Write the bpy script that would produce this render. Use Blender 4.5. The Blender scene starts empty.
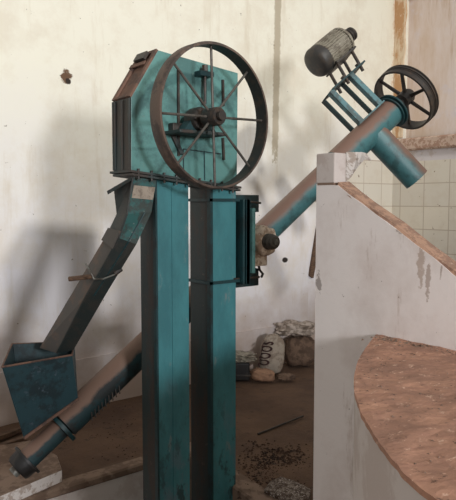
import bpy, bmesh, math, random
from mathutils import Vector as V, Matrix, noise
C = bpy.context.scene.collection
S = bpy.context.scene
random.seed(7)

# ------------------------------------------------------------------ camera, world, lights, exposure
F = 620.0                                   # focal length in pixels of the 456x500 frame
CAM = V((0, 0, 1.7)); PITCH = math.atan(48/F); TH = math.radians(51.6)
cd = bpy.data.cameras.new('camera'); cam = bpy.data.objects.new('camera', cd); C.objects.link(cam)
cd.sensor_width = 36; cd.lens = 36*F/500; cd.clip_start = 0.02
cam.location = CAM; cam.rotation_euler = (math.pi/2-PITCH, 0, TH-math.pi/2)
S.camera = cam
W = bpy.data.worlds.new('world'); S.world = W; W.use_nodes = True
W.node_tree.nodes['Background'].inputs[0].default_value = (1.0, 0.955, 0.91, 1)
W.node_tree.nodes['Background'].inputs[1].default_value = 0.42

def area(name, loc, target, size, power, col):
    l = bpy.data.lights.new(name, 'AREA'); l.energy = power; l.size = size; l.color = col
    o = bpy.data.objects.new(name, l); C.objects.link(o); o.location = loc
    o.rotation_euler = (V(target)-V(loc)).to_track_quat('-Z', 'Y').to_euler(); return o
area('doorway_daylight', (0.3, -5.5, 2.75), (2.6, 3.5, 1.6), 0.9, 430, (0.96, 0.97, 1.0))
area('high_window_daylight', (1.75, -11.0, 10.2), (2.6, 4.0, 1.6), 0.9, 1380, (1.0, 0.975, 0.92))
S.view_settings.view_transform = 'Standard'; S.view_settings.look = 'None'
S.view_settings.gamma = 1; S.view_settings.use_curve_mapping = False
S.view_settings.exposure = 0.0

# ------------------------------------------------------------------ measuring help: pixel -> point on a plane of the room
_h = V((math.cos(TH), math.sin(TH), 0)); _r = V((math.sin(TH), -math.cos(TH), 0)); _z = V((0, 0, 1))
_f = _h*math.cos(PITCH)-_z*math.sin(PITCH); _u = _h*math.sin(PITCH)+_z*math.cos(PITCH)
def P(px, py, X=None, Y=None, Z=None, d=None):
    r = _f+_r*((px-228)/F)-_u*((py-250)/F)
    if d is not None: t = d/r.dot(_h)
    elif X is not None: t = (X-CAM.x)/r.x
    elif Y is not None: t = (Y-CAM.y)/r.y
    else: t = (Z-CAM.z)/r.z
    return CAM+r*t

# ------------------------------------------------------------------ materials
def srgb(r, g, b):
    f = lambda c: c/12.92 if c <= .04045 else ((c+.055)/1.055)**2.4
    return (f(r/255), f(g/255), f(b/255), 1)
class NT:
    def __init__(s, name):
        s.m = bpy.data.materials.new(name); s.m.use_nodes = True; s.t = s.m.node_tree
        s.b = s.t.nodes['Principled BSDF']; s.co = s.n('ShaderNodeTexCoord').outputs['Object']
    def n(s, typ, **k):
        o = s.t.nodes.new(typ)
        for a, v in k.items(): setattr(o, a, v)
        return o
    def set(s, sock, v):
        if hasattr(v, 'is_output'): s.t.links.new(v, sock)
        else: sock.default_value = v
    def math(s, op, a, b=0.0, clamp=False):
        o = s.n('ShaderNodeMath', operation=op, use_clamp=clamp); s.set(o.inputs[0], a); s.set(o.inputs[1], b); return o.outputs[0]
    def scale(s, v, co=None):
        o = s.n('ShaderNodeMapping'); s.t.links.new(co or s.co, o.inputs[0]); o.inputs['Scale'].default_value = v; return o.outputs[0]
    def noise(s, sc, det=4, rough=.6, co=None, stretch=None):
        if stretch: co = s.scale(stretch, co)
        o = s.n('ShaderNodeTexNoise'); s.t.links.new(co or s.co, o.inputs['Vector'])
        o.inputs['Scale'].default_value = sc; o.inputs['Detail'].default_value = det; o.inputs['Roughness'].default_value = rough
        return o.outputs['Fac']
    def step(s, v, lo, hi):
        # Fac values crowd round .5
        o = s.n('ShaderNodeMapRange', clamp=True); s.set(o.inputs[0], v)
        o.inputs[1].default_value = lo; o.inputs[2].default_value = hi; return o.outputs[0]
    def mix(s, f, a, b):
        o = s.n('ShaderNodeMix', data_type='RGBA'); s.set(o.inputs[0], f); s.set(o.inputs[6], a); s.set(o.inputs[7], b); return o.outputs[2]
    def xyz(s):
        o = s.n('ShaderNodeSeparateXYZ'); s.t.links.new(s.co, o.inputs[0]); return o.outputs
    def out(s, col, rough=.8, metal=0., bump=None, bs=.3, bd=.01):
        s.set(s.b.inputs['Base Color'], col); s.set(s.b.inputs['Roughness'], rough); s.set(s.b.inputs['Metallic'], metal)
        if bump is not None:
            o = s.n('ShaderNodeBump'); o.inputs['Strength'].default_value = bs; o.inputs['Distance'].default_value = bd
            s.t.links.new(bump, o.inputs['Height']); s.t.links.new(o.outputs[0], s.b.inputs['Normal'])
        return s.m
def worn(name, base, dirt, sc=6, lo=.5, hi=.7, amt=.8, rough=.6, metal=0., third=None, dust=None, stretch=None, lo3=.62, hi3=.7):
    m = NT(name); k = m.step(m.noise(sc, 7, .7, stretch=stretch), .3, .7)
    c = m.mix(m.math('MULTIPLY', m.step(k, lo, hi), amt), base, dirt)
    if third:
        c = m.mix(m.step(m.noise(sc*3.3, 6, .75), lo3-.03, hi3-.03), c, third)
    if dust:                                 # dust that has settled on upward faces
        g = m.n('ShaderNodeNewGeometry'); sp = m.n('ShaderNodeSeparateXYZ'); m.t.links.new(g.outputs['Normal'], sp.inputs[0])
        q = m.math('ADD', sp.outputs[2], m.math('MULTIPLY', m.math('SUBTRACT', m.noise(9, 5), .5), .5))
        c = m.mix(m.step(q, dust[1], dust[2]), c, dust[0])
    return m.out(c, rough, metal, m.noise(sc*5, 5, .7), .25, .006)

RUST = srgb(96, 70, 55); DUST = srgb(120, 94, 82)
TEAL = worn('teal_paint', srgb(86, 132, 128), srgb(64, 98, 97), 5, .48, .72, .75, .45, third=srgb(104, 124, 118), lo3=.66, hi3=.76)
def leg_mat():
    m = NT('scraped_teal_leg_paint'); z = m.xyz()[2]
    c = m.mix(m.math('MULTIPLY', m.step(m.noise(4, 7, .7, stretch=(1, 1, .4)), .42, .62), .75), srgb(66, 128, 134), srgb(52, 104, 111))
    c = m.mix(m.step(m.noise(14, 6, .75, stretch=(1, 1, .3)), .6, .66), c, srgb(104, 128, 130))
    low = m.step(m.math('ADD', z, m.noise(2, 3)), 2.0, 1.2)           # knocked and scraped towards the boot; its dark patches also paint the shade
    c = m.mix(m.math('MULTIPLY', m.step(m.noise(9, 6, .75, stretch=(1, 1, .45)), .5, .6), m.math('MULTIPLY', low, .7)), c, srgb(96, 112, 122))
    c = m.mix(m.math('MULTIPLY', m.step(m.noise(11, 6, .7, stretch=(1, 1, .5)), .54, .6), m.math('MULTIPLY', low, .8)), c, srgb(40, 52, 54))
    return m.out(c, .45, 0, m.noise(20, 5, .7), .25, .006)
TEAL_LEG = leg_mat()
TEAL_OLD = worn('streaked_dark_teal_paint', srgb(44, 56, 56), srgb(62, 52, 46), 7, .42, .66, .85, .6, third=srgb(92, 84, 76), stretch=(1, 1, .35), lo3=.64, hi3=.72)
TEAL_DEEP = worn('deep_teal_paint', srgb(22, 56, 60), srgb(24, 36, 38), 8, .5, .7, .8, .5)
TEAL_TUBE = worn('dusty_teal_tube', srgb(62, 106, 110), srgb(44, 70, 72), 7, .46, .7, .7, .45, dust=(DUST, .2, .5))
TUBE_LOW = worn('shaded_soiled_dusty_tube', srgb(30, 56, 60), srgb(36, 38, 38), 7, .4, .6, .9, .7, dust=(srgb(124, 98, 84), .25, .42))  # soiling and the low shade both put into a darker teal
CHUTE_T = worn('stained_teal_chute', srgb(38, 88, 86), srgb(50, 56, 52), 9, .42, .62, .9, .55, third=srgb(120, 130, 124), lo3=.64, hi3=.72)
CHUTE_D = worn('blackened_chute_steel', srgb(36, 44, 43), srgb(52, 50, 46), 9, .42, .62, .7, .6, third=srgb(96, 96, 90), lo3=.66, hi3=.74)
CHUTE_B = worn('dusty_chute_side', srgb(80, 76, 72), srgb(98, 82, 72), 5, .42, .62, .9, .75)
HOPPER = worn('hopper_blue_teal_paint', srgb(34, 60, 66), srgb(26, 40, 44), 6, .45, .66, .85, .55, third=srgb(78, 88, 98), lo3=.62, hi3=.74)
RUSTM = worn('rusted_steel', srgb(104, 76, 62), srgb(66, 50, 44), 9, .45, .65, .8, .75, third=srgb(130, 100, 84))
RIM = worn('rust_brown_rim', srgb(92, 76, 66), srgb(52, 44, 40), 8, .45, .65, .8, .6)
IRON = worn('dark_iron', srgb(52, 48, 45), srgb(74, 60, 50), 14, .5, .7, .8, .5, .2)
STEEL = worn('dull_steel_rod', srgb(112, 112, 106), srgb(74, 66, 58), 14, .45, .65, .8, .45, .3)
SPOKE = worn('browned_steel_spokes', srgb(86, 82, 76), srgb(60, 52, 46), 14, .45, .65, .8, .5, .2)
MOTOR = worn('dirty_grey_motor', srgb(142, 136, 122), srgb(96, 86, 74), 11, .45, .65, .8, .6, third=srgb(172, 166, 150))
MOTORD = worn('dark_fan_cowl', srgb(52, 50, 48), srgb(70, 62, 54), 10, .45, .65, .8, .5)
CAKED = worn('lime_caked_motor', srgb(232, 216, 198), srgb(176, 150, 128), 22, .4, .6, .9, .95, third=srgb(196, 184, 168))
FRAME = worn('grey_blue_frame_paint', srgb(84, 122, 128), srgb(70, 82, 82), 12, .45, .65, .8, .5)
WOOD = worn('old_wood', srgb(104, 80, 62), srgb(72, 54, 42), 10, .4, .6, .8, .85, stretch=(1, 6, 6))
BRICKM = worn('bare_brick_edge', srgb(188, 150, 126), srgb(150, 118, 100), 16, .42, .62, .9, .95, third=srgb(212, 184, 162))
RUBB = worn('dark_rubble', srgb(70, 50, 38), srgb(46, 34, 28), 9, .4, .6, .8, .95)
CRUMB = worn('crumbling_whitewash', srgb(120, 108, 98), srgb(70, 54, 44), 26, .4, .55, .95, .95, third=srgb(190, 180, 172), lo3=.58, hi3=.64)
WHITEC = worn('whitewashed_concrete', srgb(214, 206, 200), srgb(168, 152, 140), 14, .48, .62, .9, .95, third=srgb(110, 96, 86), lo3=.68)
CONC = worn('dusty_brown_concrete', srgb(134, 112, 96), srgb(104, 84, 70), 8, .42, .62, .9, .95)
SACKW = worn('white_woven_sack', srgb(160, 148, 134), srgb(128, 112, 98), 9, .45, .65, .8, .9, third=srgb(96, 84, 72), lo3=.68)
SACKB = worn('brown_woven_sack', srgb(112, 90, 74), srgb(82, 64, 52), 10, .42, .62, .9, .9, third=srgb(138, 120, 104), lo3=.68)
SACKT = worn('tan_sack', srgb(150, 116, 92), srgb(118, 90, 72), 9, .45, .65, .8, .9)
PLAST = worn('crumpled_white_plastic', srgb(184, 170, 158), srgb(124, 110, 98), 12, .42, .6, .9, .7)
BLACK = worn('black_plastic', srgb(26, 25, 25), srgb(46, 42, 38), 9, .5, .7, .8, .5)
INK = worn('dark_red_ink', srgb(58, 36, 34), srgb(72, 50, 46), 30, .5, .7, .8, .9)
PAPER = worn('faded_paper_label', srgb(158, 146, 132), srgb(120, 108, 96), 20, .45, .65, .8, .9)

def wall_mat(kind):
    m = NT('painted_plaster_'+kind); x, y, z = m.xyz()[:3]
    wob = m.math('MULTIPLY', m.math('SUBTRACT', m.noise(1.3, 4), .5), 1.5)
    hi = m.step(m.math('ADD', z, wob), 1.2, 2.9)
    c = m.mix(hi, srgb(226, 223, 226), srgb(238, 235, 220))  # warm light above and cool light below put into the plaster colour
    c = m.mix(m.math('MULTIPLY', m.step(m.noise(1.7, 6, .7), .46, .62), .4), c, srgb(214, 202, 182))
    run = m.step(m.noise(7, 5, .7, stretch=(1, 1, .14)), .54, .72)
    c = m.mix(m.math('MULTIPLY', run, .35), c, srgb(196, 180, 152))
    c = m.mix(m.step(m.noise(14, 4, .7), .7, .73), c, srgb(120, 106, 92))
    if kind == 'back':
        nz = m.math('SUBTRACT', m.noise(22, 5, .7), .5)
        def blob(cx, cz, rx, rz, wobble, soft=.15):
            a = m.math('DIVIDE', m.math('SUBTRACT', x, cx), rx); b = m.math('DIVIDE', m.math('SUBTRACT', z, cz), rz)
            d = m.math('SQRT', m.math('ADD', m.math('MULTIPLY', a, a), m.math('MULTIPLY', b, b)))
            return m.step(m.math('ADD', d, m.math('MULTIPLY', nz, wobble)), 1+soft, 1-soft)
        c = m.mix(blob(2.241, 2.753, .05, .055, 2.4), c, srgb(104, 78, 58))
        c = m.mix(blob(2.262, 2.722, .024, .024, 1.5), c, srgb(48, 38, 32))
        c = m.mix(blob(4.803, 1.051, .042, .03, .5), c, srgb(44, 36, 32))
        # filled cable chase running down from the top
        a = m.math('ABSOLUTE', m.math('SUBTRACT', m.math('ADD', x, m.math('MULTIPLY', m.math('SUBTRACT', z, 3.0), -.02)), 4.655))
        a = m.math('ADD', a, m.math('MULTIPLY', nz, .05))
        chase = m.math('MULTIPLY', m.step(a, .052, .038), m.step(m.math('ADD', z, nz), 2.15, 2.25))
        c = m.mix(m.math('MULTIPLY', chase, .85), c, srgb(176, 164, 142))
        # rust run in the corner
        r = m.step(m.math('ADD', x, m.math('MULTIPLY', nz, .25)), 6.66, 6.74)
        c = m.mix(m.math('MULTIPLY', r, m.step(z, 1.9, 2.6)), c, srgb(206, 168, 124))
        # browner towards the floor, with a ragged edge
        d = m.step(m.math('ADD', z, m.math('MULTIPLY', m.math('SUBTRACT', m.noise(2.2, 5), .5), 1.2)), .75, .1)
        c = m.mix(m.math('MULTIPLY', d, .75), c, srgb(168, 142, 122))
    if kind == 'recess':
        rr = m.step(m.noise(2.2, 5, .7, stretch=(1, 1, .3)), .42, .62)
        c = m.mix(rr, srgb(230, 216, 210), srgb(216, 194, 176))
        c = m.mix(m.step(m.noise(9, 5, .7, stretch=(1, 1, .12)), .56, .72), c, srgb(200, 172, 146))
        c = m.mix(m.step(m.noise(3, 5, .6), .58, .7), c, srgb(224, 214, 216))
    return m.out(c, .85, 0, m.noise(30, 5, .7), .15, .006)
PLASTER = wall_mat('back'); RECESS = wall_mat('recess'); PLAIN = wall_mat('plain')
RUSTTRIM = worn('orange_rust_stained_plaster', srgb(226, 206, 178), srgb(196, 150, 106), 6, .42, .6, .95, .9, third=srgb(228, 212, 190), stretch=(1, 1, .25))
SILLM = worn('rough_sill_plaster', srgb(200, 176, 160), srgb(164, 130, 112), 14, .46, .6, .9, .95, third=srgb(218, 206, 194))
BANDM = worn('pale_grey_band', srgb(212, 206, 208), srgb(192, 180, 172), 9, .5, .7, .7, .9)
def tile_mat():
    m = NT('cream_wall_tiles'); x, y, z = m.xyz()[:3]
    cb = m.n('ShaderNodeCombineXYZ'); m.set(cb.inputs[0], m.math('ADD', m.math('SUBTRACT', y, x), .06)); m.set(cb.inputs[1], m.math('ADD', z, .07))
    b = m.n('ShaderNodeTexBrick', offset=0.0, squash=1.0); m.t.links.new(cb.outputs[0], b.inputs['Vector'])
    for k, v in {'Scale': 1.0, 'Mortar Size': .006, 'Mortar Smooth': .3, 'Brick Width': .35, 'Row Height': .286}.items(): b.inputs[k].default_value = v
    b.inputs['Color1'].default_value = srgb(226, 218, 202); b.inputs['Color2'].default_value = srgb(218, 212, 200); b.inputs['Mortar'].default_value = srgb(186, 172, 156)
    c = m.mix(m.math('MULTIPLY', m.step(m.noise(4, 6, .7), .5, .7), .4), b.outputs['Color'], srgb(202, 188, 166))
    c = m.mix(m.step(m.noise(14, 4, .65), .67, .71), c, srgb(140, 120, 100))
    return m.out(c, .4, 0, b.outputs['Fac'], -.3, .004)
TILE = tile_mat()
def para_mat():
    m = NT('scuffed_whitewash'); x, y, z = m.xyz()[:3]
    c = m.mix(m.step(m.noise(2.5, 6, .65), .45, .7), srgb(238, 230, 226), srgb(220, 208, 202))
    c = m.mix(m.step(m.noise(22, 4, .7), .68, .72), c, srgb(128, 110, 98))
    c = m.mix(m.math('MULTIPLY', m.step(m.noise(6, 6, .75, stretch=(1, 1.6, .3)), .6, .72), .6), c, srgb(172, 150, 134))
    nz = m.math('SUBTRACT', m.noise(24, 5, .7), .5)
    def blob(cy, cz, ry, rz, wobble):
        a = m.math('DIVIDE', m.math('SUBTRACT', y, cy), ry); b = m.math('DIVIDE', m.math('SUBTRACT', z, cz), rz)
        d = m.math('SQRT', m.math('ADD', m.math('MULTIPLY', a, a), m.math('MULTIPLY', b, b)))
        return m.step(m.math('ADD', d, m.math('MULTIPLY', nz, wobble)), 1.15, .85)
    for (u, v), ry, rz, cc in (((319, 283), .02, .045, srgb(92, 74, 62)), ((421, 262), .022, .10, srgb(164, 138, 118)), ((428, 282), .016, .06, srgb(150, 124, 106)), ((400, 228), .02, .02, srgb(150, 130, 114)), ((441, 270), .008, .03, srgb(140, 118, 102))):
        q = P(u, v, X=2.347); c = m.mix(m.math('MULTIPLY', blob(q.y-1.2, q.z+.75, ry*.8, rz, 4.0), .6), c, cc)
    return m.out(c, .85, 0, m.noise(26, 5, .7), .3, .006)
PARA = para_mat()
def floor_mat(name, a, b_, c3, sc):
    m = NT(name)
    c = m.mix(m.step(m.noise(sc, 7, .7), .4, .65), a, b_)
    c = m.mix(m.step(m.noise(sc*6, 5, .7), .6, .7), c, c3)
    return m.out(c, .95, 0, m.noise(sc*10, 6, .75), .5, .012)
FLOOR = floor_mat('dirty_earth_floor', srgb(100, 76, 58), srgb(76, 56, 44), srgb(56, 42, 34), 1.6)
def platform_mat():
    m = NT('dusty_red_brick_paving')
    n1 = m.n('ShaderNodeTexNoise'); n1.inputs['Scale'].default_value = 7; m.t.links.new(m.co, n1.inputs['Vector'])
    w = m.n('ShaderNodeVectorMath', operation='MULTIPLY_ADD'); m.t.links.new(n1.outputs['Color'], w.inputs[0]); w.inputs[1].default_value = (.09, .09, 0); m.t.links.new(m.co, w.inputs[2])
    mp = m.n('ShaderNodeMapping'); m.t.links.new(w.outputs[0], mp.inputs[0]); mp.inputs['Rotation'].default_value = (0, 0, .75)
    b = m.n('ShaderNodeTexBrick'); m.t.links.new(mp.outputs[0], b.inputs['Vector'])
    for k, v in {'Scale': 1.0, 'Mortar Size': .012, 'Mortar Smooth': .9, 'Brick Width': .2, 'Row Height': .09}.items(): b.inputs[k].default_value = v
    b.inputs['Color1'].default_value = srgb(196, 148, 122); b.inputs['Color2'].default_value = srgb(184, 138, 114); b.inputs['Mortar'].default_value = srgb(178, 132, 110)
    c = m.mix(m.step(m.noise(5, 7, .7), .42, .62), b.outputs['Color'], srgb(162, 122, 102))
    c = m.mix(m.step(m.noise(26, 5, .7, stretch=(1, 1.6, 1)), .6, .68), c, srgb(222, 184, 160))
    c = m.mix(m.step(m.noise(34, 5, .75), .6, .68), c, srgb(92, 68, 56))
    return m.out(c, .9, 0, m.noise(34, 6, .75), .5, .012)
PAVING = platform_mat()
DRUM = worn('plain_whitewash', srgb(206, 196, 190), srgb(190, 176, 168), 5, .45, .65, .8, .9, third=srgb(150, 132, 118), lo3=.7, hi3=.76)

# ------------------------------------------------------------------ mesh helpers
class M:
    def __init__(s): s.v = []; s.f = []
    def add(s, vs, fs):
        k = len(s.v); s.v += [V(q) for q in vs]; s.f += [[i+k for i in f] for f in fs]; return s
    def box(s, a, b):
        (x0, y0, z0), (x1, y1, z1) = a, b
        return s.hexa([(x0,y0,z0),(x1,y0,z0),(x1,y1,z0),(x0,y1,z0),(x0,y0,z1),(x1,y0,z1),(x1,y1,z1),(x0,y1,z1)])
    def hexa(s, q): return s.add(q, [[0,3,2,1],[4,5,6,7],[0,1,5,4],[1,2,6,5],[2,3,7,6],[3,0,4,7]])
    def obox(s, c, ax, ay, az, lx, ly, lz):   # box round centre c with axes ax, ay, az
        c = V(c); q = []
        for k in (-.5, .5):
            for i, j in ((-.5,-.5),(.5,-.5),(.5,.5),(-.5,.5)): q.append(c+ax*(lx*i)+ay*(ly*j)+az*(lz*k))
        return s.hexa(q)
    def tube(s, a, b, r, r2=None, n=20, cap=True):
        return s.lathe(a, (V(b)-V(a)).normalized(), [(0, r), ((V(b)-V(a)).length, r if r2 is None else r2)], n, cap)
    def lathe(s, o, ax, prof, n=28, cap=True, closed=False):
        o = V(o); ax = V(ax).normalized(); e1 = ax.orthogonal().normalized(); e2 = ax.cross(e1); vs = []; fs = []; m = len(prof)
        for h, r in prof:
            for i in range(n):
                t = 2*math.pi*i/n; vs.append(o+ax*h+(e1*math.cos(t)+e2*math.sin(t))*r)
        for j in range(m if closed else m-1):
            for i in range(n):
                k = (i+1) % n; j2 = (j+1) % m; fs.append([j*n+i, j*n+k, j2*n+k, j2*n+i])
        if cap and not closed: fs.append(list(range(n))[::-1]); fs.append([(m-1)*n+i for i in range(n)])
        return s.add(vs, fs)
    def prism(s, poly, off):                  # polygon of 3D points pushed along off
        n = len(poly); off = V(off); vs = [V(p) for p in poly]+[V(p)+off for p in poly]
        fs = [list(range(n))[::-1], [n+i for i in range(n)]]+[[i, (i+1) % n, n+(i+1) % n, n+i] for i in range(n)]
        return s.add(vs, fs)
    def path(s, pts, r, n=8):
        for a, b in zip(pts, pts[1:]): s.tube(a, b, r, n=n)
        for q in pts[1:-1]: s.ball(q, r*1.02, n)
        return s
    def ball(s, c, r, n=8):
        return s.lathe(V(c)-V((0,0,r)), (0,0,1), [(r-r*math.cos(math.pi*k/6), max(r*math.sin(math.pi*k/6), 1e-4)) for k in range(7)], n)
    def build(s, name, mat, parent=None, smooth=False, bevel=0, world0=None, auto=35):
        o0 = V((0,0,0))
        if parent is not None: o0 = parent['_o']; o0 = V(o0)
        elif world0 is not None: o0 = V(world0)
        else:
            xs = [q.x for q in s.v]; ys = [q.y for q in s.v]; o0 = V(((min(xs)+max(xs))/2, (min(ys)+max(ys))/2, min(q.z for q in s.v)))
        me = bpy.data.meshes.new(name); me.from_pydata([tuple(q-o0) for q in s.v], [], s.f); me.update()
        bm = bmesh.new(); bm.from_mesh(me); bmesh.ops.recalc_face_normals(bm, faces=bm.faces[:]); bm.to_mesh(me); bm.free()
        me.materials.append(mat)
        if smooth:
            for p in me.polygons: p.use_smooth = True
            try: me.set_sharp_from_angle(angle=math.radians(auto))
            except Exception: pass
        o = bpy.data.objects.new(name, me); C.objects.link(o)
        if parent is not None: o.parent = parent; o['_o'] = tuple(o0)
        else: o.location = o0; o['_o'] = tuple(o0)
        if bevel:
            b = o.modifiers.new('bevel', 'BEVEL'); b.width = bevel; b.segments = 2; b.limit_method = 'ANGLE'
        return o
def tag(o, label=None, cat=None, group=None, kind=None):
    for k, v in (('label', label), ('category', cat), ('group', group), ('kind', kind)):
        if v: o[k] = v
    return o
def thing(name, loc, label, cat, group=None):
    o = bpy.data.objects.new(name, None); C.objects.link(o); o.location = loc; o['_o'] = tuple(loc); o.empty_display_size = .1
    return tag(o, label, cat, group)
def struct(name, mb, mat, world0=(0,0,0)): return tag(mb.build(name, mat, None, world0=world0), kind='structure')

# ------------------------------------------------------------------ the setting
YW, XR, ZF, ZP, XP = 5.03, 6.717, -.12, -.75, 2.347
wb = M(); wb.box((-3.0, YW, -.3), (5.178, YW+.12, 4.6)); wb.box((5.178, YW, 1.75), (5.75, YW+.12, 4.6)); wb.box((5.75, YW, -.3), (XR+.2, YW+.12, 4.6)); wb.box((4.9, YW+.09, -.3), (6.2, YW+.14, 2.0))
struct('wall_back', wb, PLASTER)                              # with a niche beside the pier
# right wall with a blocked-up window recess
y0 = 4.885
w = M(); w.box((XR, y0, -.3), (XR+.25, YW, 4.6)); w.box((XR, -2.0, -.3), (XR+.25, y0, 2.5)); w.box((XR, -2.0, 4.3), (XR+.25, y0, 4.6)); w.box((XR, -2.0, 2.5), (XR+.25, 2.6, 4.3))
struct('wall_right', w, PLAIN)
tag(M().box((XR+.07, 2.6, 2.5), (XR+.2, y0, 4.3)).build('window_1', RECESS, world0=(0,0,0)), kind='structure')
rw = M()
rng = random.Random(3); pts = [(y0, 2.52)]
zz = 2.52
while zz < 4.55: zz += .14; pts.append((y0-rng.uniform(0, .03), min(zz, 4.58)))
pts += [(YW-.002, 4.58), (YW-.002, 2.52)]
rw.prism([(XR-.022, a, b) for a, b in pts], (.024, 0, 0))
struct('trim_1', rw, RUSTTRIM)                                # orange, rust-stained jamb strip in the corner
struct('trim_2', M().box((XR-.07, 2.4, 2.345), (XR+.1, 4.95, 2.50)), SILLM).modifiers.new('bevel', 'BEVEL').width = .02
struct('trim_3', M().box((XR-.006, -1.9, 2.21), (XR+.01, 4.9, 2.345)), BANDM)
struct('trim_4', M().box((XR-.012, -1.9, ZF), (XR+.01, YW, 2.21)), TILE)         # tile dado on the right wall
struct('trim_5', M().box((5.76, YW-.012, ZF), (XR-.012, YW+.01, 2.23)), TILE)    # the same dado turning the corner
bb = M(); n = 40                                              # plaster step along the foot of the wall
xs = [-2.9+i*(8.078/n) for i in range(n+1)]; prof = []
for i, x in enumerate(xs): prof.append((x, .32+.012*noise.noise(V((x*3, 0, 0)))))
bb.prism([(x, YW-.022, z) for x, z in prof]+[(xs[-1], YW-.022, ZF-.05), (xs[0], YW-.022, ZF-.05)], (0, .03, 0))
struct('baseboard_back', bb, PLASTER)
def grid_floor(x0, x1, y0, y1, z, nx, ny, amp, seed, depth):
    m = M(); vs = []; fs = []
    for j in range(ny+1):
        for i in range(nx+1):
            x = x0+(x1-x0)*i/nx; y = y0+(y1-y0)*j/ny; e = 0 if i in (0, nx) or j in (0, ny) else 1
            vs.append((x, y, z+e*amp*(noise.fractal(V((x*2.3, y*2.3, seed)), 1, 2, 4)-.2)))
    for j in range(ny):
        for i in range(nx): a = j*(nx+1)+i; fs.append([a, a+1, a+nx+2, a+nx+1])
    m.add(vs, fs); m.box((x0, y0, z-depth), (x1, y1, z-.03)); return m
fl = M().box((5.0, YW-.01, -.3), (6.1, YW+.41, ZF)); fl0 = grid_floor(-3.0, 2.56, 3.76, YW, ZF, 90, 24, .012, 1, .5); m2 = grid_floor(2.56, XR, -3.0, YW, ZF, 80, 120, .012, 5, .5); fl.add(fl0.v, fl0.f); fl.add(m2.v, m2.f)
struct('floor', fl, FLOOR)
wf = M(); wf.box((-3.0, -3.2, ZP), (-.7, -3.0, 5.5)); wf.box((1.9, -3.2, ZP), (XR+.2, -3.0, 5.5)); wf.box((-.7, -3.2, 3.3), (1.9, -3.0, 5.5))
struct('wall_light_blocker', wf, PLAIN)                               # added unseen behind the camera to cut the light: doorway below, open band above
struct('floor_pit', M().box((-3, -3.2, ZP-.1), (2.52, 3.8, ZP)), FLOOR)
struct('wall_pit', M().box((-3, 3.67, ZP), (2.45, 3.765, ZF-.045)), DRUM)
cb = M()
cb.box((-3, 3.652, ZF-.05), (2.5, 3.77, ZF+.006))
cb.hexa([(2.36,2.50,ZP),(2.53,2.50,ZP),(2.64,3.77,ZP),(2.50,3.77,ZP),(2.36,2.50,ZF+.006),(2.53,2.50,ZF+.006),(2.64,3.77,ZF+.006),(2.50,3.77,ZF+.006)])
struct('trim_7', cb, CONC).modifiers.new('bevel', 'BEVEL').width = .012

# ------------------------------------------------------------------ white parapet with its end block and the round platform
zt = 1.078
def PX(px, py): q = P(px, py, X=XP); return q.y, q.z
yA, zA = PX(316.5, 183); yB, zB = PX(338, 183); yC, zC = PX(456, 272)
sl = (zB-zC)/(yB-yC); yE = yB-(zB-zt-.02)/sl
pw = thing('parapet_wall', (XP+.045, 1.2, ZP), 'thin white plastered parapet with sloping broken brick top rising behind round platform', 'wall')
rng = random.Random(5)
body = [(yA, ZP), (yA, zA-.004)]
body += [(yB, zB-.012)]
for k in range(1, 13):
    t = k/13; y = yB+(yE-yB)*t; body.append((y, zB-sl*(yB-y)-.014+rng.uniform(-.006, .004)))
body += [(yE, zt), (yE-1.0, zt), (yE-1.0, ZP)]
M().prism([(XP, a, b) for a, b in body], (.09, 0, 0)).build('plaster_body', PARA, pw)
cp = M()
n = 14; ys = [yB+.006+(yE-yB)*k/n for k in range(n+1)]
lo = []; hi = []
for y in ys:
    z = zB-sl*(yB-y); lo.append((XP+rng.uniform(-.001, .006), y, z-.022+rng.uniform(-.006, .006))); hi.append((XP+rng.uniform(.0, .012), y, z+rng.uniform(-.004, .004)))
vs = []; fs = []
for a, b in zip(lo, hi): vs += [a, b, (XP+.088+rng.uniform(-.006, .004), b[1], b[2]+rng.uniform(-.004, .006)), (XP+.088, a[1], a[2])]
for k in range(n):
    for i in range(4): fs.append([4*k+i, 4*k+(i+1) % 4, 4*k+4+(i+1) % 4, 4*k+4+i])
fs += [[0,1,2,3], [4*n+3, 4*n+2, 4*n+1, 4*n]]
tag(cp.add(vs, fs).build('coping', BRICKM, pw), 'bare reddish brick edge')
yb0, zb0 = PX(316.5, 154); yb1, zb1 = PX(335, 154)
M().box((XP-.002, yb1, zA-.003), (XP+.086, yb0, zb0)).build('end_block', DRUM, pw, bevel=.006)
M().box((XP-.001, yb1+.005, zA-.012), (XP+.08, yb0-.01, zA)).build('mortar_joint', CONC, pw)

edge_px = [(377,334),(369,342),(362,352),(357,361),(354,370),(353,381),(354,392),(357,402),(362,412),(369,426),(378,440),(388,453),(397,465),(415,483),(430,500)]
E2 = []
for q in edge_px:
    w_ = P(*q, Z=zt); E2.append(V((w_.x, w_.y)))
E2[0].x = XP-.001
E2 += [V((1.08, .6)), V((1.07, .4)), V((1.09, .2)), V((1.16, 0.02)), V((1.3, -.15)), V((1.6, -.3)), V((XP-.001, -.4))]
# resample along a Catmull-Rom curve
def crom(p, k=6):
    out = []
    for i in range(len(p)-1):
        a, b, c, d = p[max(i-1, 0)], p[i], p[i+1], p[min(i+2, len(p)-1)]
        for j in range(k):
            t = j/k; out.append(.5*((2*b)+(c-a)*t+(2*a-5*b+4*c-d)*t*t+(3*b-a-3*c+d)*t*t*t))
    return out+[p[-1]]
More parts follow.
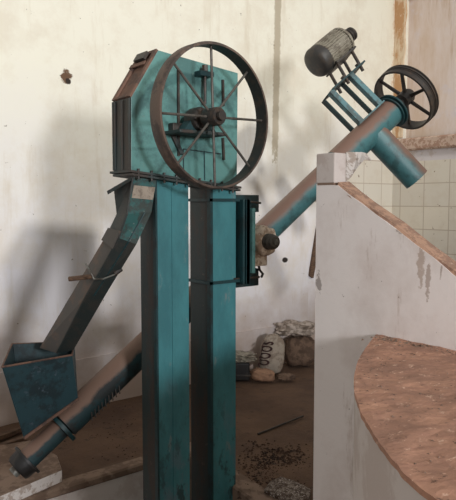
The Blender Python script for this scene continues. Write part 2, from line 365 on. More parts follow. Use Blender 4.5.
# even out hand-measured wobble before the curve is drawn
for _ in range(3): E2 = [E2[0]]+[(E2[i-1]+E2[i]*2+E2[i+1])/4 for i in range(1, len(E2)-1)]+[E2[-1]]
ED = crom(E2, 5)
pf = thing('curved_platform', (1.8, .9, ZP), 'curved whitewashed platform topped with dusty red brick paving in right foreground', 'platform')
M().prism([(q.x, q.y, ZP) for q in ED], (0, 0, zt-.012-ZP)).build('curved_side', DRUM, pf)
# crumbling paving top: fine mesh from the curve inwards
m = M(); vs = []; fs = []; nr = 36; ne = len(ED)
for i, q in enumerate(ED):
    wob = .006*noise.noise(V((q.x*22, q.y*22, 3)))+.004
    nx_ = V((q.x-1.95, q.y-.9)); nx_.normalize()
    for j in range(nr+1):
        t = j/nr; x = q.x+(XP-.001-q.x)*t; y = q.y
        if j == 0: x -= wob if i not in (0, ne-1) else 0
        z = zt+(.007*noise.fractal(V((x*9, y*9, 2)), 1, 2, 4) if 0 < j else -.002*abs(noise.noise(V((q.x*30, q.y*30, 8)))))
        vs.append((x, y, z))
for i in range(ne-1):
    for j in range(nr): a = i*(nr+1)+j; fs.append([a, a+1, a+nr+2, a+nr+1])
k = len(vs)
for i in range(ne): q = vs[i*(nr+1)]; vs.append((q[0], q[1], zt-.016))
for i in range(ne-1): fs.append([i*(nr+1), (i+1)*(nr+1), k+i+1, k+i])
tag(m.add(vs, fs).build('paving_top', PAVING, pf), 'dusty red brick top')

# ------------------------------------------------------------------ bucket elevator
be = thing('bucket_elevator', (2.15, 3.1, ZP), 'tall teal bucket elevator with two square legs, boxy head and large spoked pulley', 'elevator')
def leg(xa, xb, ya, yb, top):
    m = M(); m.box((xa, ya, ZP), (xb, yb, top)); return m
xl0 = P(156, 300, Y=3).x; xl1 = P(189, 300, Y=3).x; xr0 = P(210, 300, Y=3).x; xr1 = P(236, 300, Y=3).x
HF = 2.965                                    # front plane of the head
hp = [P(*q, Y=HF) for q in ((131,171),(131,97),(158,50),(238,73),(237,187))]
hb = 3.165
def headbot(x): a, b = hp[0], hp[4]; return a.z+(b.z-a.z)*(x-a.x)/(b.x-a.x)
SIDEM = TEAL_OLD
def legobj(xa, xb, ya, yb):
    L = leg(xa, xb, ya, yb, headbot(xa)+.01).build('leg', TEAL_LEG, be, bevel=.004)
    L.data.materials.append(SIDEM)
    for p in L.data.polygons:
        if abs(p.normal.x) > .9: p.material_index = 1  # side faces take the darker, streaked teal
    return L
l1 = legobj(xl0, xl1, 3.0, 3.17); l2 = legobj(xr0, xr1, 3.0, 3.21)
xm = P(172, 300, Y=3).x
M().box((xm, 2.996, ZP), (xl1-.004, 3.002, headbot(xm)-.02)).build('cover_strip', TEAL_LEG, l1)
xm2 = P(218, 300, Y=3).x
# weathered lower plate, seam bolts and angle lips
M().box((xr0-.006, 2.985, ZP), (xr0+.012, 3.02, headbot(xr0)-.02)).build('corner_angle', TEAL_DEEP, l2)
M().box((xl0-.004, 2.99, ZP), (xl0+.008, 3.02, headbot(xl0)-.02)).build('corner_angle', TEAL_DEEP, l1)
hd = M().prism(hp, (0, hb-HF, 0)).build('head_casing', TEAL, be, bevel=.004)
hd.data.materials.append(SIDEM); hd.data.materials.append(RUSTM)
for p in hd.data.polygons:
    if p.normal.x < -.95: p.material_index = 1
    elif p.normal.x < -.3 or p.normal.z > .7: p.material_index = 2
# inspection cover on the sloping shoulder: frame bars round a sunk rusty panel
a0, a1 = hp[1], hp[2]; dv = (a1-a0); sv = dv.normalized(); nv = V((-dv.z, 0, dv.x)).normalized()
fr = M()
def onslope(u, y, h): return a0+dv*u+V((0, y-HF, 0))+nv*h
def slab(u0, u1, ya, yb, h0, h1):
    return [onslope(u0,ya,h0), onslope(u1,ya,h0), onslope(u1,yb,h0), onslope(u0,yb,h0), onslope(u0,ya,h1), onslope(u1,ya,h1), onslope(u1,yb,h1), onslope(u0,yb,h1)]
for u0, u1, ya, yb in ((.0, 1.0, HF, HF+.03), (.0, 1.0, hb-.03, hb), (.0, .05, HF+.03, hb-.03), (.93, 1.0, HF+.03, hb-.03)): fr.hexa(slab(u0, u1, ya, yb, -.002, .012))
cf = fr.build('shoulder_cover', RUSTM, be)
M().hexa(slab(.8, .95, HF+.06, HF+.17, .012, .03)).build('latch', IRON, cf)
M().hexa(slab(.68, .76, HF+.04, HF+.2, .012, .018)).build('hinge', RUSTM, cf)
# vertical ribs and rim down the narrow end
er = M()
for yy in (HF+.004, HF+.085, HF+.165, hb-.016): er.box((hp[0].x-.006, yy, hp[0].z+.01), (hp[0].x, yy+.012, hp[1].z-.005))
er.build('end_ribs', SIDEM, be)
# bottom flange with bolts
fl_ = M()
def flange(dz0, dz1, x0, x1, ya, yb):
    return [(x0,ya,headbot(x0)+dz0),(x1,ya,headbot(x1)+dz0),(x1,yb,headbot(x1)+dz0),(x0,yb,headbot(x0)+dz0),(x0,ya,headbot(x0)+dz1),(x1,ya,headbot(x1)+dz1),(x1,yb,headbot(x1)+dz1),(x0,yb,headbot(x0)+dz1)]
fl_.hexa(flange(-.008, .004, hp[0].x-.012, hp[4].x+.015, HF-.025, hb+.02)); fl_.hexa(flange(-.024, -.012, hp[0].x-.004, hp[4].x+.012, HF-.02, hb))
fo = fl_.build('bottom_flange', TEAL_OLD, be)
for k in range(9):
    bo = M(); x = hp[0].x+.04+k*.082; bo.tube((x, HF-.012, headbot(x)-.04), (x, HF-.012, headbot(x)+.018), .007, n=8); bo.build('flange_bolt', IRON, fo)
# front of the head: slots, tension screw, seams
def bar(px0, py0, px1, py1, wd, y0, y1, nm, mt, par=be):
    a = P(px0, py0, Y=HF); b = P(px1, py1, Y=HF); h = V((wd/2, 0, 0)) if abs(px1-px0) < abs(py1-py0) else V((0, 0, wd/2))
    return M().prism([V((q.x, y0, q.z)) for q in (a-h, a+h, b+h, b-h)], (0, y1-y0, 0)).build(nm, mt, par)
bar(177.5, 70, 178, 156, .013, HF-.012, HF, 'guide_rail', IRON)
bar(222, 80, 222.5, 106, .013, HF-.014, HF, 'guide_rail', IRON)
bar(222, 138, 223, 160, .013, HF-.014, HF, 'guide_rail', IRON)
bar(183, 149, 221, 154, .006, HF-.004, HF, 'panel_seam', TEAL_DEEP)
bar(183, 149, 183.5, 176, .006, HF-.004, HF, 'panel_seam', TEAL_DEEP)
bar(204, 151, 204.5, 180, .006, HF-.004, HF, 'panel_seam', TEAL_DEEP)
ts = M(); a = P(205, 74, Y=HF-.035); b = P(205, 104, Y=HF-.035); ts.tube(a, b, .009, n=10)
to = ts.build('tension_screw', IRON, be)
M().box((a.x-.05, HF-.06, a.z-.015), (a.x+.045, HF, a.z+.012)).build('screw_bracket', TEAL_DEEP, to)
M().tube(a+V((0,0,.005)), a+V((0,0,.05)), .018, n=6).build('screw_nut', IRON, to)
# pillow block and shaft
WY = 2.72
wc = P(213, 117, Y=WY)
pc = V((wc.x, 0, wc.z))
pb = M()
pb.box((pc.x-.13, HF-.05, pc.z-.075), (pc.x+.13, HF, pc.z-.02))
pb.box((pc.x-.16, HF-.16, pc.z-.085), (pc.x+.16, HF, pc.z-.066))
pb.prism([(pc.x-.12, HF-.02, pc.z-.085), (pc.x-.09, HF-.02, pc.z-.085), (pc.x-.03, HF-.02, pc.z-.19), (pc.x-.06, HF-.02, pc.z-.19)], (0, .02, 0))
po = pb.build('bearing_bracket', TEAL_OLD, be, bevel=.004)
M().lathe((pc.x, HF-.15, pc.z), (0,1,0), [(0,.03),(0,.06),(.02,.068),(.08,.068),(.10,.06),(.10,.03)], 20).build('bearing_housing', IRON, po, True)
M().hexa([(pc.x-.11,HF-.13,pc.z-.066),(pc.x+.11,HF-.13,pc.z-.066),(pc.x+.11,HF-.06,pc.z-.066),(pc.x-.11,HF-.06,pc.z-.066),(pc.x-.05,HF-.13,pc.z+.01),(pc.x+.05,HF-.13,pc.z+.01),(pc.x+.05,HF-.06,pc.z+.01),(pc.x-.05,HF-.06,pc.z+.01)]).build('bearing_foot', TEAL_DEEP, po)
# the pulley
R = .386; hw = .043; wa = V((-math.sin(math.radians(4)), math.cos(math.radians(4)), 0)); we = V((wa.y, -wa.x, 0)); wq = V((wc.x, WY, wc.z))
pu = M().lathe(wq-wa*hw, wa, [(0,R),(.01,R+.005),(2*hw-.01,R+.005),(2*hw,R),(2*hw,R-.012),(0,R-.012)], 96, closed=True).build('drive_pulley', RIM, be, True)
pu.data.materials.append(IRON)
for p in pu.data.polygons:
    rd = (p.center+V(be.location)-wq); rd -= wa*rd.dot(wa)
    if p.normal.dot(rd) < -.1*rd.length: p.material_index = 1
tag(pu, 'large thin rust-brown spoked pulley')
M().lathe(wq-wa*.055, wa, [(0,.022),(0,.045),(.012,.05),(.1,.05),(.115,.042),(.115,.02)], 24).build('hub', IRON, pu, True)
M().tube((wc.x, WY-.085, wc.z), (wc.x, HF+.02, wc.z), .025, n=20).build('shaft', IRON, pu, True)
for k in range(8):
    t = math.radians(-2+45*k); d_ = we*math.sin(t)+_z*math.cos(t); q = wq
    M().tube(q+d_*.04, q+d_*(R-.008), .0072, n=10).build('spoke', SPOKE, pu, True)
# straps round the right leg and the motor bracket on its side
def strap(zc, h):
    m = M(); m.box((xr0-.012, 2.985, zc-h), (xr1+.02, 3.0, zc+h)); m.box((xr0-.014, 2.985, zc-h), (xr0, 3.22, zc+h)); return m
z1 = P(222, 200, Y=3).z; z2 = P(222, 282, Y=3).z
strap(z1, .009).build('strap', TEAL_DEEP, be); strap(z2, .009).build('strap', TEAL_DEEP, be)
bx0 = xr1; bx1 = P(252, 195, Y=3.1).x
zt1, zt2 = P(245, 195, Y=3.1).z, P(245, 212, Y=3.1).z; zb1_, zb2_ = P(245, 268, Y=3.1).z, P(245, 285, Y=3.1).z
brb = M().box((bx0, 3.03, zb2_), (bx1, 3.16, zb1_)).build('motor_bracket', TEAL_DEEP, be, bevel=.003)
bro = M().box((bx0, 3.03, zt2), (bx1, 3.16, zt1)).build('motor_bracket', TEAL_DEEP, be, bevel=.003)
px_ = P(250.5, 240, Y=2.96).x
for xa, xb in ((bx0+.022, bx0+.038), (bx0+.05, bx0+.082), (px_-.03, px_-.006)): M().box((xa, 2.96, zb2_+.03), (xb, 3.12, zt1-.03)).build('upright', TEAL_DEEP, bro)
zp1, zp2 = P(252, 208, Y=3.0).z, P(252, 272, Y=3.0).z
M().box((px_, 2.94, zp2), (px_+.024, 3.2, zp1)).build('motor_plate', TEAL, bro, bevel=.002)
M().tube((bx0-.02, 3.0, z1+.0), (px_+.11, 2.99, P(258, 203, Y=3).z), .007, n=8).build('clamp_rod', IRON, bro)
M().tube((bx0-.02, 3.0, z2+.01), (px_+.10, 2.99, P(256, 277, Y=3).z), .008, n=8).build('clamp_rod', IRON, bro)

# ------------------------------------------------------------------ caked motor on the plate
mc = P(262, 241, Y=3.02); mr = .098
mx = px_+.024+mr+.02; mz = mc.z
em = thing('electric_motor', (mx, 3.05, mz-.13), 'small electric motor caked in pale lime bolted beside the right elevator leg', 'motor')
m = M(); m.lathe((mx, 2.955, mz), (0,1,0), [(0,.03),(0,.07),(.012,.088),(.03,mr),(.19,mr),(.21,.085),(.22,.04)], 28)
body = m.build('motor_body', CAKED, em, True)
for v_ in body.data.vertices: v_.co += v_.co.normalized()*0+V((noise.noise(v_.co*22), 0, noise.noise(v_.co*22+V((5,5,5)))))*.03
M().box((px_+.024, 3.0, mz-.09), (mx, 3.17, mz-.07)).build('motor_foot', CAKED, em); M().add(*[[(px_+.024,3.0,mz+.07),(mx,3.0,mz+.07),(mx,3.17,mz+.07),(px_+.024,3.17,mz+.07),(px_+.024,3.0,mz+.09),(mx,3.0,mz+.09),(mx,3.17,mz+.09),(px_+.024,3.17,mz+.09)], [[0,3,2,1],[4,5,6,7],[0,1,5,4],[1,2,6,5],[2,3,7,6],[3,0,4,7]]]).build('motor_foot', CAKED, em)
M().box((mx-.09, 2.99, mz-.16), (mx+.03, 3.12, mz-.085)).build('terminal_box', CAKED, em, bevel=.008)
M().path([(mx-.02, 3.02, mz-.16), (mx-.01, 3.02, mz-.19), (mx+.012, 3.015, mz-.215), (mx-.005, 3.01, mz-.235)], .008).build('cable_end', IRON, em, True)
pl = M().lathe((mx, 2.88, mz), (0,1,0), [(0,.02),(0,.036),(.01,.044),(.018,.036),(.028,.036),(.036,.05),(.044,.05),(.052,.04),(.06,.04),(.066,.052),(.08,.052),(.08,.02)], 28).build('motor_pulley', SPOKE, em, True)
tag(pl, 'dark grooved pulley')
M().tube((mx, 2.868, mz), (mx, 2.99, mz), .018, n=16).build('shaft', STEEL, pl, True)

# ------------------------------------------------------------------ screw conveyor: inclined tube, hopper, spout, frame, end pulley
A = P(25, 462, Y=3.6); B = P(393, 110, Y=3.3); t = (B-A).normalized(); L = (B-A).length
n1 = (_z-t*t.z).normalized(); n2 = t.cross(n1)
ph = math.radians(333); up = n1*math.cos(ph)+n2*math.sin(ph); sd = t.cross(up)
sc = thing('screw_conveyor', tuple(A-V((0,0,.1))), 'long inclined teal screw conveyor tube rising behind the elevator legs to a spoked pulley', 'conveyor')
r0 = .093
Lm = L*.40
tag(M().lathe(A, t, [(0,.066),(.30,.066),(.31,r0),(Lm,r0)], 40).build('lower_tube', TUBE_LOW, sc, True), 'lower tube with shade and soiling in its colour, under brown dust')
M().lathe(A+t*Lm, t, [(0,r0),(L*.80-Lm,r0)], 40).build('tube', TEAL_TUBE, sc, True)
M().lathe(A+t*(L*.795), t, [(0,r0+.004),(.01,r0+.018),(L*.2,r0+.020),(L*.2+.01,r0)], 40).build('upper_sleeve', TEAL_TUBE, sc, True)
M().lathe(B-t*.02, t, [(0,.06),(0,.15),(.016,.15),(.016,.06)], 36).build('end_flange', TEAL_DEEP, sc, True, auto=30)
M().lathe(B-t*.045, t, [(0,.06),(0,.135),(.012,.135),(.012,.06)], 36).build('end_flange', TEAL_DEEP, sc, True, auto=30)
# lower end cup
ec = M().lathe(A-t*.06, t, [(0,.04),(0,.075),(.02,.085),(.07,.088),(.07,.105),(.085,.105),(.085,.07)], 32).build('lower_end_cap', BLACK, sc, True)
M().lathe(A-t*.09, t, [(0,.015),(0,.035),(.04,.035)], 16).build('end_nut', STEEL, ec, True)
# stiffening strip with hooks under hopper
hr = [P(2,367,d=3.35), P(72,355,d=3.61), P(74.5,342,d=3.95), P(12,344,d=3.89)]
def onax(px):                                 # point of the axis seen at image column px
    lo_, hi_ = -.1, 1.2
    for _ in range(50):
        mid = (lo_+hi_)/2; q = A+(B-A)*mid-CAM
        if 228+F*q.dot(_r)/q.dot(_f) < px: lo_ = mid
        else: hi_ = mid
    return A+(B-A)*lo_
bl = P(24,438,d=3.56); brt = P(78,399,d=3.72)
c0, c1 = onax(30), onax(85)
off = V((.06, .2, 0))
hbm = [bl, brt, brt+off, bl+off]
ho = M()
for i in range(4):
    j = (i+1) % 4; q = [hr[i], hr[j], hbm[j], hbm[i]]
    nn = (q[1]-q[0]).cross(q[3]-q[0]).normalized()
    ho.prism(q, nn*.006)
hop = ho.build('hopper', HOPPER, sc)
hop.data.materials.append(CHUTE_B)
lip = M()
for i in range(4): a, b = hr[i], hr[(i+1) % 4]; lip.tube(a, b, .006, n=8)
lip.build('rim', RUSTM, hop, True)
sm = M(); sm.prism([brt+V((0,-.012,.012)), brt+V((0,-.012,-.006)), bl+V((0,-.012,-.006)), bl+V((0,-.012,.012))], (0, .02, 0)); sm.build('weld_seam', RUSTM, hop)
# feed saddle: from hopper down to the tube
fd = M(); a_, b_ = bl, brt
fd.hexa([bl+V((0,0,-.01)), brt+V((0,0,-.01)), brt+off+V((0,0,-.01)), bl+off+V((0,0,-.01)), bl, brt, brt+off, bl+off])
fd.build('hopper_floor', HOPPER, hop)
q = onax(62); M().lathe(q-t*.012, t, [(0,r0),(0,r0+.02),(.024,r0+.02),(.024,r0)], 32).build('clamp_ring', TEAL_DEEP, sc, True, auto=30)
for k in range(9):
    hk = M()
    q = onax(84+k*3.4); s_ = (n2*.97-n1*.25).normalized(); hk.tube(q+s_*(r0+.002), q+s_*(r0+.008)+V((0, -.004, -.05)), .004, n=6); hk.build('hook', IRON, sc)
# spout
ps = math.radians(155); sdv = n1*math.cos(ps)+n2*math.sin(ps)
sb = onax(371); rs = .108
sp = M(); Ls = .50
sp.lathe(sb+sdv*.05, sdv, [(0,rs),(Ls,rs),(Ls,rs-.008),(.06,rs-.008)], 40, cap=False)
spo = sp.build('discharge_spout', TEAL_TUBE, sc, True)
# torn saddle sheet holding the tube on the block
sq = [P(346, 182, Y=2.36), P(352, 176, Y=2.38), P(358, 166, Y=2.40), P(365, 158.5, Y=2.42), P(372, 160, Y=2.44)]
sq2 = [P(346.5, 152, Y=2.5), P(354, 152, Y=2.5), P(358, 152, Y=2.5), P(362, 152, Y=2.5), P(366, 153, Y=2.5)]
ssm = M(); vs = []
for a, b in zip(sq, sq2): vs += [a, b]
ssm.add(vs, [[2*k, 2*k+1, 2*k+3, 2*k+2] for k in range(4)])
sso = ssm.build('saddle_sheet', WHITEC, sc); sso.modifiers.new('plate', 'SOLIDIFY').thickness = .006
# motor frame
ca, cb_ = onax(366.5), onax(385)
mid = (ca+cb_)/2; hpl = .46
for c_ in (ca, cb_):
    for s_ in (-1, 1):
        base_ = c_+sd*(.062*s_)
        pm = M(); pm.obox(base_+up*((hpl+.1)/2)+sd*(.02*s_), t, sd, up, .05, .006, hpl-.1); pm.obox(base_+up*((hpl+.1)/2)-t*.022, t, sd, up, .006, .046, hpl-.1)
        pm.build('frame_post', FRAME if s_ > 0 else TEAL_DEEP, sc)
for s_ in (-1, 1): M().obox(mid+up*.105+sd*(.075*s_), t, sd, up, (cb_-ca).length+.08, .04, .012).build('frame_base', FRAME, sc)
M().obox(mid+up*hpl+t*.10, t, sd, up, .44, .20, .014).build('frame_plate', TEAL_DEEP, sc)
# end pulley
hubp = onax(405.5)
Rp = .285
ep = M().lathe(hubp-t*.055, t, [(0,Rp-.004),(.05,Rp-.004),(.05,Rp),(.056,Rp),(.064,Rp-.018),(.072,Rp),(.084,Rp),(.092,Rp-.018),(.1,Rp),(.108,Rp),(.108,Rp-.02),(0,Rp-.02)], 80, closed=True).build('end_pulley', IRON, sc, True, auto=25)
tag(ep, 'dark double-grooved six-spoked pulley')
M().lathe(hubp-t*.06, t, [(0,.03),(0,.065),(.1,.065),(.13,.05),(.13,.02)], 24).build('hub', IRON, ep, True)
M().tube(B-t*.03, hubp+t*.09, .03, n=16).build('shaft', IRON, ep, True)
M().lathe(B+t*.01, t, [(0,.05),(0,.09),(.05,.085),(.07,.06)], 24).build('bearing_housing', IRON, sc, True)
for k in range(6):
    an = math.radians(18+60*k); d_ = n1*math.cos(an)+n2*math.sin(an); s2 = t.cross(d_)
    sp_ = M(); sp_.prism([hubp+d_*.055+s2*.016-t*.008, hubp+d_*.055-s2*.016-t*.008, hubp+d_*(Rp-.02)-s2*.011-t*.008, hubp+d_*(Rp-.02)+s2*.011-t*.008], t*.016)
    sp_.build('spoke', IRON, ep)

# ------------------------------------------------------------------ motor on the frame
hf = hpl+.125; ax_h = hf+.13
mo = thing('electric_motor', tuple(mid+up*(hpl+.01)), 'ribbed grey electric motor with dark fan cowl on stilted frame above conveyor', 'motor')
o_ = mid+up*(ax_h+.01)+t*.22
rm = .113
bd = M().lathe(o_-t*.13, t, [(0,.05),(0,rm),(.27,rm),(.27,.05)], 40).build('motor_body', MOTOR, mo, True, auto=30)
fins = M()
for k in range(32):
    an = 2*math.pi*k/32; e_ = n1*math.cos(an)+n2*math.sin(an); fins.obox(o_+t*.005+e_*(rm+.008), t, e_, t.cross(e_), .25, .022, .006)
fins.build('cooling_fins', MOTOR, bd)
M().lathe(o_-t*.13, -t, [(-.005,.05),(-.005,.13),(.055,.13),(.078,.12),(.09,.095),(.096,.06),(.098,.02)], 36).build('fan_cowl', MOTORD, mo, True, auto=50)
M().lathe(o_+t*.14, t, [(0,.13),(.02,.13),(.05,.10),(.065,.05),(.07,.03)], 32).build('end_shield', MOTOR, mo, True)
M().obox(o_-up*(.125), t, sd, up, .26, .22, .014).build('motor_foot', MOTORD, mo)
for a_ in (-.10, .10):
    for b_ in (-.075, .075): st = M(); st.tube(o_-up*.15+t*a_+sd*b_+up*.04, mid+up*(hpl-.05)+t*(a_+.15)+sd*b_, .014, n=10); st.build('mounting_stud', IRON, mo, True)
for a_ in (-.10, .10):
    for b_ in (-.075, .075):
        q = mid+up*(hpl+.008)+t*(a_+.152)+sd*b_; M().tube(q, q+up*.02, .023, n=6).build('stud_nut', IRON, mo)
mp_ = M().lathe(o_+t*.2, t, [(0,.03),(0,.065),(.016,.065),(.03,.045),(.044,.065),(.056,.065),(.07,.045),(.084,.06),(.1,.06),(.1,.03),(.13,.03)], 28).build('motor_pulley', IRON, mo, True, auto=25)

# ------------------------------------------------------------------ discharge chute from the head down into the hopper
dc = thing('discharge_chute', tuple(P(60, 352, Y=3.5)), 'bent rectangular steel chute running from elevator head down into the hopper', 'chute')
stn = [  # right edge px, Y ; ridge px ; left px, depth
    ((156,180), 2.985, (133,177), (114,187), .16),
    ((151,212), 2.99, (127,214), (117,214), .14),
    ((136,244), 3.02, (119,238), (108,233), .17)]
low = [((136,244), 3.02, (119,238), (108,233), .17),
    ((105,295), 3.22, (86,296), (75,289), .17),
    ((73,350), 3.50, (57,353), (40,348), .16)]
def section(s_):
    (rx, ry), Y, (gx, gy), (lx, ly), dp = s_
    fr_ = P(rx, ry, Y=Y); fl2 = P(gx, gy, Y=Y+.01); bl2 = P(lx, ly, Y=Y+dp); return [fr_, fl2, bl2, fr_+(bl2-fl2)]
def duct(secs, names):
    m = M(); vs = []; fs = []; mi = []
    for s_ in secs: vs += section(s_)
    for k in range(len(secs)-1):
        for i in range(4): fs.append([4*k+i, 4*k+(i+1) % 4, 4*k+4+(i+1) % 4, 4*k+4+i]); mi.append(i)
    m.add(vs, fs); return m, mi
m, mi = duct(stn, None)
u_ = m.build('upper_duct', CHUTE_T, dc); u_.data.materials.append(CHUTE_D)
for p, i in zip(u_.data.polygons, mi): p.material_index = 0 if i == 0 else 1
m, mi = duct(low, None)
lw = m.build('lower_duct', CHUTE_D, dc); lw.data.materials.append(CHUTE_B)
for p, i in zip(lw.data.polygons, mi): p.material_index = 1 if i == 1 else 0
for o in (u_, lw):
    s_ = o.modifiers.new('plate', 'SOLIDIFY'); s_.thickness = .005; s_.offset = 0
def edge_strip(pts, wv, mt, nm, par):
    return M().path([p for p in pts], wv, n=6).build(nm, mt, par, True)
S0, S1, S2 = [section(s_) for s_ in stn]; T1, T2 = section(low[1]), section(low[2])
edge_strip([S0[1], S1[1], S2[1], T1[1], T2[1]], .006, CHUTE_D, 'corner_seam', dc)
mf = (S2[0]-S2[1])
edge_strip([S1[1].lerp(S1[0], .72)+V((0,-.004,0)), S2[1].lerp(S2[0], .55)+V((0,-.004,0)), T1[1].lerp(T1[0], .4)+V((0,-.004,0))], .0045, TEAL_DEEP, 'folded_seam', dc)
# rusted elbow patch where the two lengths meet
ebw = M(); ebw.prism([S1[1].lerp(S2[1], .72)+V((-.004,-.006,0)), S2[1].lerp(T1[1], .18)+V((-.004,-.006,0)), S2[2].lerp(T1[2], .13)+V((-.008,0,0)), S1[2].lerp(S2[2], .75)+V((-.008,0,0))], (-.008, -.002, .004))
tag(ebw.build('elbow_patch', CHUTE_B, dc), 'dusty patch at the bend')
# label, flared flap, tie stick
lq = [S0[1].lerp(S0[0], .06)+V((0,-.006,-.004)), S0[1].lerp(S0[0], .97)+V((0,-.006,-.004))]
lq = [q+(b-a)*.14 for q, a, b in ((lq[0], S0[1], S1[1]), (lq[1], S0[0], S1[0]))]; d1 = (S1[1]-S0[1])*.5; d2 = (S1[0]-S0[0])*.5
M().prism([lq[0]+V((0,0,-.012)), lq[1]+V((0,0,-.012)), lq[1]+d2*.92, lq[0]+d1*.8], (0, .004, 0)).build('paper_label', PAPER, dc)
fa = [P(107,191,Y=3.13), P(131,177,Y=2.985), P(132,180,Y=2.985), P(108,194.5,Y=3.13)]
M().prism(fa, (.02, .04, 0)).build('top_flap', TEAL_OLD, dc)
q1, q2 = P(69, 279, Y=3.3), P(122, 271, Y=3.13)
sk = M(); sk.tube(q1, q1.lerp(q2, .38)+V((0,-.03,0)), .014, n=8); so = sk.build('tie_bar', WOOD, dc, True)
M().path([P(86,264,Y=3.16), P(91,273,Y=3.10), P(94,279,Y=3.09), P(103,279,Y=3.12), P(116,274,Y=3.12)], .005).build('tie_wire', STEEL, dc, True)
M().tube(P(114,274,Y=3.13), P(121,269,Y=3.13), .016, n=8).build('wire_knot', IRON, dc, True)

# ------------------------------------------------------------------ loose things on the floor
def lump(name, mat, c, rx, ry, rz, label, cat, rot=0, tilt=0, amp=.12, fr=5, flat=.45, seed=0, sub=4, parent=None, pinch=0, group=None, crease=0):
    bm = bmesh.new(); bmesh.ops.create_icosphere(bm, subdivisions=sub, radius=1)
    rm_ = Matrix.Rotation(rot, 3, 'Z') @ Matrix.Rotation(tilt, 3, 'Y')
    pts = []
    for v in bm.verts:
        q = v.co.copy(); e = 3.4; s_ = (abs(q.x)**e+abs(q.y)**e+abs(q.z)**e)**(-1/e); q = q*s_
        w_ = 1+amp*noise.fractal(q*fr*.4+V((seed, 0, 0)), 1, 2, 4)+amp*.25*noise.noise(q*fr*2.2+V((seed, 3, 0)))
        w_ -= crease*(1-abs(noise.noise(V((q.x*1.6+seed, q.y*1.6, q.z*4.5+q.x))))*3.2 if abs(noise.noise(V((q.x*1.6+seed, q.y*1.6, q.z*4.5+q.x)))) < .31 else 0)
        if pinch and q.z > 0: k = 1-pinch*q.z**2; q.x *= k; q.y *= k
        q = V((q.x*rx, q.y*ry, q.z*rz))*w_; pts.append(rm_ @ q)
    lo_ = min(p.z for p in pts)
    m = M(); cz = c[2]-lo_*(1-.04)
    vs = []
    for p in pts: vs.append(V((c[0]+p.x, c[1]+p.y, max(c[2], cz+p.z))))
    fs = [[v.index for v in f.verts] for f in bm.faces]; bm.free()
    m.add(vs, fs); o = m.build(name, mat, parent, True, auto=60)
    return tag(o, label, cat, group) if parent is None else o
# yaw of the camera's right direction, so sacks lie across the view
yaw = TH-math.pi/2
sw = P(273, 379, Z=ZF); sw.y = 4.74; sw = V((P(273, 379, Z=ZF).x*1.0, 0, ZF))
sw = P(272, 366, Y=4.76); sw.z = ZF
s1 = lump('sack', SACKW, (sw.x, sw.y, ZF+.008),   .125, .10, .215, 'pale woven sack with dark printed letters standing against the back wall', 'sack', yaw, .14, .10, 4, seed=1, pinch=.12, crease=.035)
rgt = _r.copy(); 
tc = bpy.data.curves.new('lettering', 'FONT'); tc.body = 'OOOS'; tc.size = .1; tc.offset = .003; tc.space_character = 1.18; tc.extrude = .003; tc.align_x = 'CENTER'; tc.align_y = 'CENTER'
to_ = bpy.data.objects.new('tmp', tc); C.objects.link(to_)
dg = bpy.context.evaluated_depsgraph_get(); me = bpy.data.meshes.new_from_object(to_.evaluated_get(dg)); bpy.data.objects.remove(to_)
cen = P(266.5, 355.5, d=(V((sw.x, sw.y, 0)).dot(_h)-.165))
mm = M(); xs_ = [v.co.x for v in me.vertices]; wid = max(xs_)-min(xs_); ys_ = [v.co.y for v in me.vertices]; hei = max(ys_)-min(ys_)
tl = .3; back = _h
from mathutils.bvhtree import BVHTree
bv = BVHTree.FromPolygons([tuple(v.co+s1.location) for v in s1.data.vertices], [list(p.vertices) for p in s1.data.polygons])
vs = []
for v in me.vertices:
    u = v.co.x/wid*.25; w_ = v.co.y/hei*.125
    # text runs upward, leaning a little to the right
    q = cen+V((0,0,1))*(u)+_r*(-w_+u*.22)
    hit = bv.ray_cast(q-_h*.5, _h)[0]
    vs.append((hit if hit else q)+_h*(-.004 if v.co.z > 0 else .004))
fs = [list(p.vertices) for p in me.polygons]
mm.add(vs, fs).build('printed_lettering', INK, s1)
sb_ = P(300.5, 366, Y=4.80); 
s2 = lump('sack', SACKB, (sb_.x, sb_.y, ZF+.008), .17, .11, .17, 'bulky brown woven sack slumped against wall beside the white parapet', 'sack', yaw, 0, .16, 5, seed=9, pinch=.05, crease=.07)
q = P(263, 382, Z=ZF)
s3 = lump('sack', SACKT, (q.x, q.y, ZF+.008), .115, .08, .06, 'small tan sack lying on floor in front of the lettered sack', 'sack', yaw, .12, .12, 5, seed=4, crease=.05)
q = P(286, 381, Z=ZF)
lump('cloth', SACKB, (q.x, q.y, ZF+.008), .09, .05, .03, 'crumpled brown cloth lying right of the small tan sack', 'cloth', yaw, 0, .3, 7, seed=44, crease=.12)
pz = max((v.co.z for v in s2.data.vertices))+s2.location.z
lump('plastic_sheet', PLAST, (sb_.x-.05, sb_.y+.03, pz-.03), .2, .11, .075, 'crumpled whitish plastic sheeting heaped on top of the brown sack', 'plastic sheet', yaw, 0, .35, 5, seed=21, crease=.12)
q = P(238.5, 367, Y=4.82)
kx = q.x; ky = 4.80
bk = thing('plastic_crate', (kx, ky, ZF), 'black plastic crate on floor against wall beside right elevator leg', 'crate')
M().obox((kx, ky, ZF+.105), _r, _h, _z, .2, .14, .19).build('crate_body', BLACK, bk, bevel=.02)
M().obox((kx, ky, ZF+.07), _r, _h, _z, .215, .155, .016).build('crate_rim', MOTORD, bk, bevel=.004)
lump('cloth', MOTOR, (kx-.01, ky, ZF+.2), .15, .1, .045, 'grey crumpled cloth draped over the black crate', 'cloth', yaw, 0, .35, 8, seed=31)
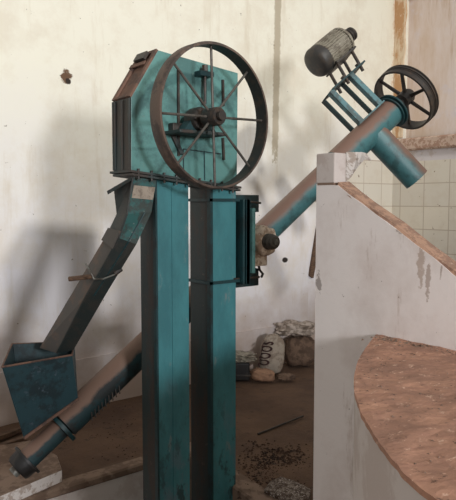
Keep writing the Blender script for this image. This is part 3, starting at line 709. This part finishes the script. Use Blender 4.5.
# unidentified brown sliver behind the parapet, built as slanting trim
b0 = P(310, 276, Y=YW+.055); b1 = P(317, 232, Y=YW+.055); ld = (b1-b0).normalized(); lx = V((ld.z, 0, -ld.x))
b2 = b1+ld*.25
tag(M().prism([b0, b0+V((.06, 0, -.03)), b2+lx*.095, b2], (0, .03, 0)).build('trim_6', WOOD, world0=(0,0,0)), kind='structure')   # slanting brown edge inside the niche
# slab the conveyor stands on
sl_ = [P(-30, 509, Z=-.035), P(62, 470, Z=-.035), P(57, 455, Z=-.035), P(30, 440, Z=-.035), P(-40, 452, Z=-.035)]
so = M().prism(sl_, (0, 0, -(-.035-ZF)+.005)).build('concrete_slab', CONC, bevel=.006)
so.data.materials.append(WHITEC)
for p in so.data.polygons:
    if abs(p.normal.z) < .5: p.material_index = 1
tag(so, 'thick broken concrete slab with whitewashed edge under the lower conveyor end', 'slab')
q = [P(264,489,Z=ZF+.035), P(270,481,Z=ZF+.04), P(281,476,Z=ZF+.04), P(293,480,Z=ZF+.036), P(304,485,Z=ZF+.03), P(311,489,Z=ZF+.03), P(309,499,Z=ZF+.025), P(296,500,Z=ZF+.028), P(281,497,Z=ZF+.03)]
br_ = M().prism(q, (0, 0, -.033)).build('broken_slab', CRUMB, bevel=.006); tag(br_, 'broken whitewashed concrete piece lying on floor left of parapet foot', 'rubble')
M().tube(P(258, 434, Z=ZF+.014), P(303, 416, Z=ZF+.014), .008, n=8).build('stick', IRON)
tag(bpy.data.objects['stick'], 'thin dark stick lying on the open floor right of elevator', 'stick')
for k, (a_, b_, lab) in enumerate((((0, 437), (24, 428), 'upper splintered wood scrap on floor behind the hopper'), ((-4, 448), (20, 440), 'lower splintered wood scrap on floor behind the hopper'))):
    p_, q_ = P(*a_, Z=ZF+.03), P(*b_, Z=ZF+.03); d_ = (q_-p_).normalized(); s_ = V((-d_.y, d_.x, 0))
    o = M().obox((p_+q_)/2, d_, s_, _z, (q_-p_).length+.1, .05, .035).build('wood_scrap', WOOD, bevel=.004); tag(o, lab, 'wood', 'wood scraps behind the hopper')
# rubble and grit: nobody could count it
gr = M(); rng = random.Random(11)
def chip(m, x, y, z, s_):
    q = [V((rng.uniform(-1,1), rng.uniform(-1,1), rng.uniform(0,.8)))*s_ for _ in range(4)]
    q = [V((-s_,-s_*.6,0)), V((s_,-s_*.4,0)), V((s_*.2,s_,0)), V((rng.uniform(-.3,.3)*s_, rng.uniform(-.3,.3)*s_, s_*rng.uniform(.4,1)))]
    an = rng.uniform(0, 6.28); c_, n_ = math.cos(an), math.sin(an)
    m.add([V((x+p.x*c_-p.y*n_, y+p.x*n_+p.y*c_, z+p.z)) for p in q], [[0,2,1],[0,1,3],[1,2,3],[2,0,3]])
for k in range(1500):
    u = rng.gauss(275, 22); v = rng.gauss(468, 13)
    if 238 < u < 312 and 440 < v < 505: q = P(u, v, Z=ZF); chip(gr, q.x, q.y, ZF-.003, rng.uniform(.003, .016))
for k in range(260):
    u = rng.uniform(60, 140); v = rng.uniform(405, 462); q = P(u, v, Z=ZF)
    if q.y > 3.8: chip(gr, q.x, q.y, ZF-.003, rng.uniform(.003, .009))
tag(gr.build('floor_rubble', RUBB), 'brown crumbs of rubble scattered over the floor around the elevator', 'rubble', kind='stuff')
dg_ = M()
for k in range(420):
    i = rng.randrange(3, 75); j = rng.random()**1.3; q = ED[min(i, ne-1)]
    x = q.x+.04+(XP-.03-q.x-.04)*j; chip(dg_, x, q.y-.01, zt-.002, rng.uniform(.002, .006))
for k in range(260):
    y = rng.uniform(.9, 1.8); x = XP-.01-abs(rng.gauss(0, .05))
    if x > 2.0+(1.8-y)*-.3+.05: chip(dg_, x, y, zt-.002, rng.uniform(.003, .01))
tag(dg_.build('platform_debris', CONC), 'dark crumbs of debris scattered over the red platform top', 'debris', kind='stuff')
for o in S.objects:
    if '_o' in o: del o['_o']
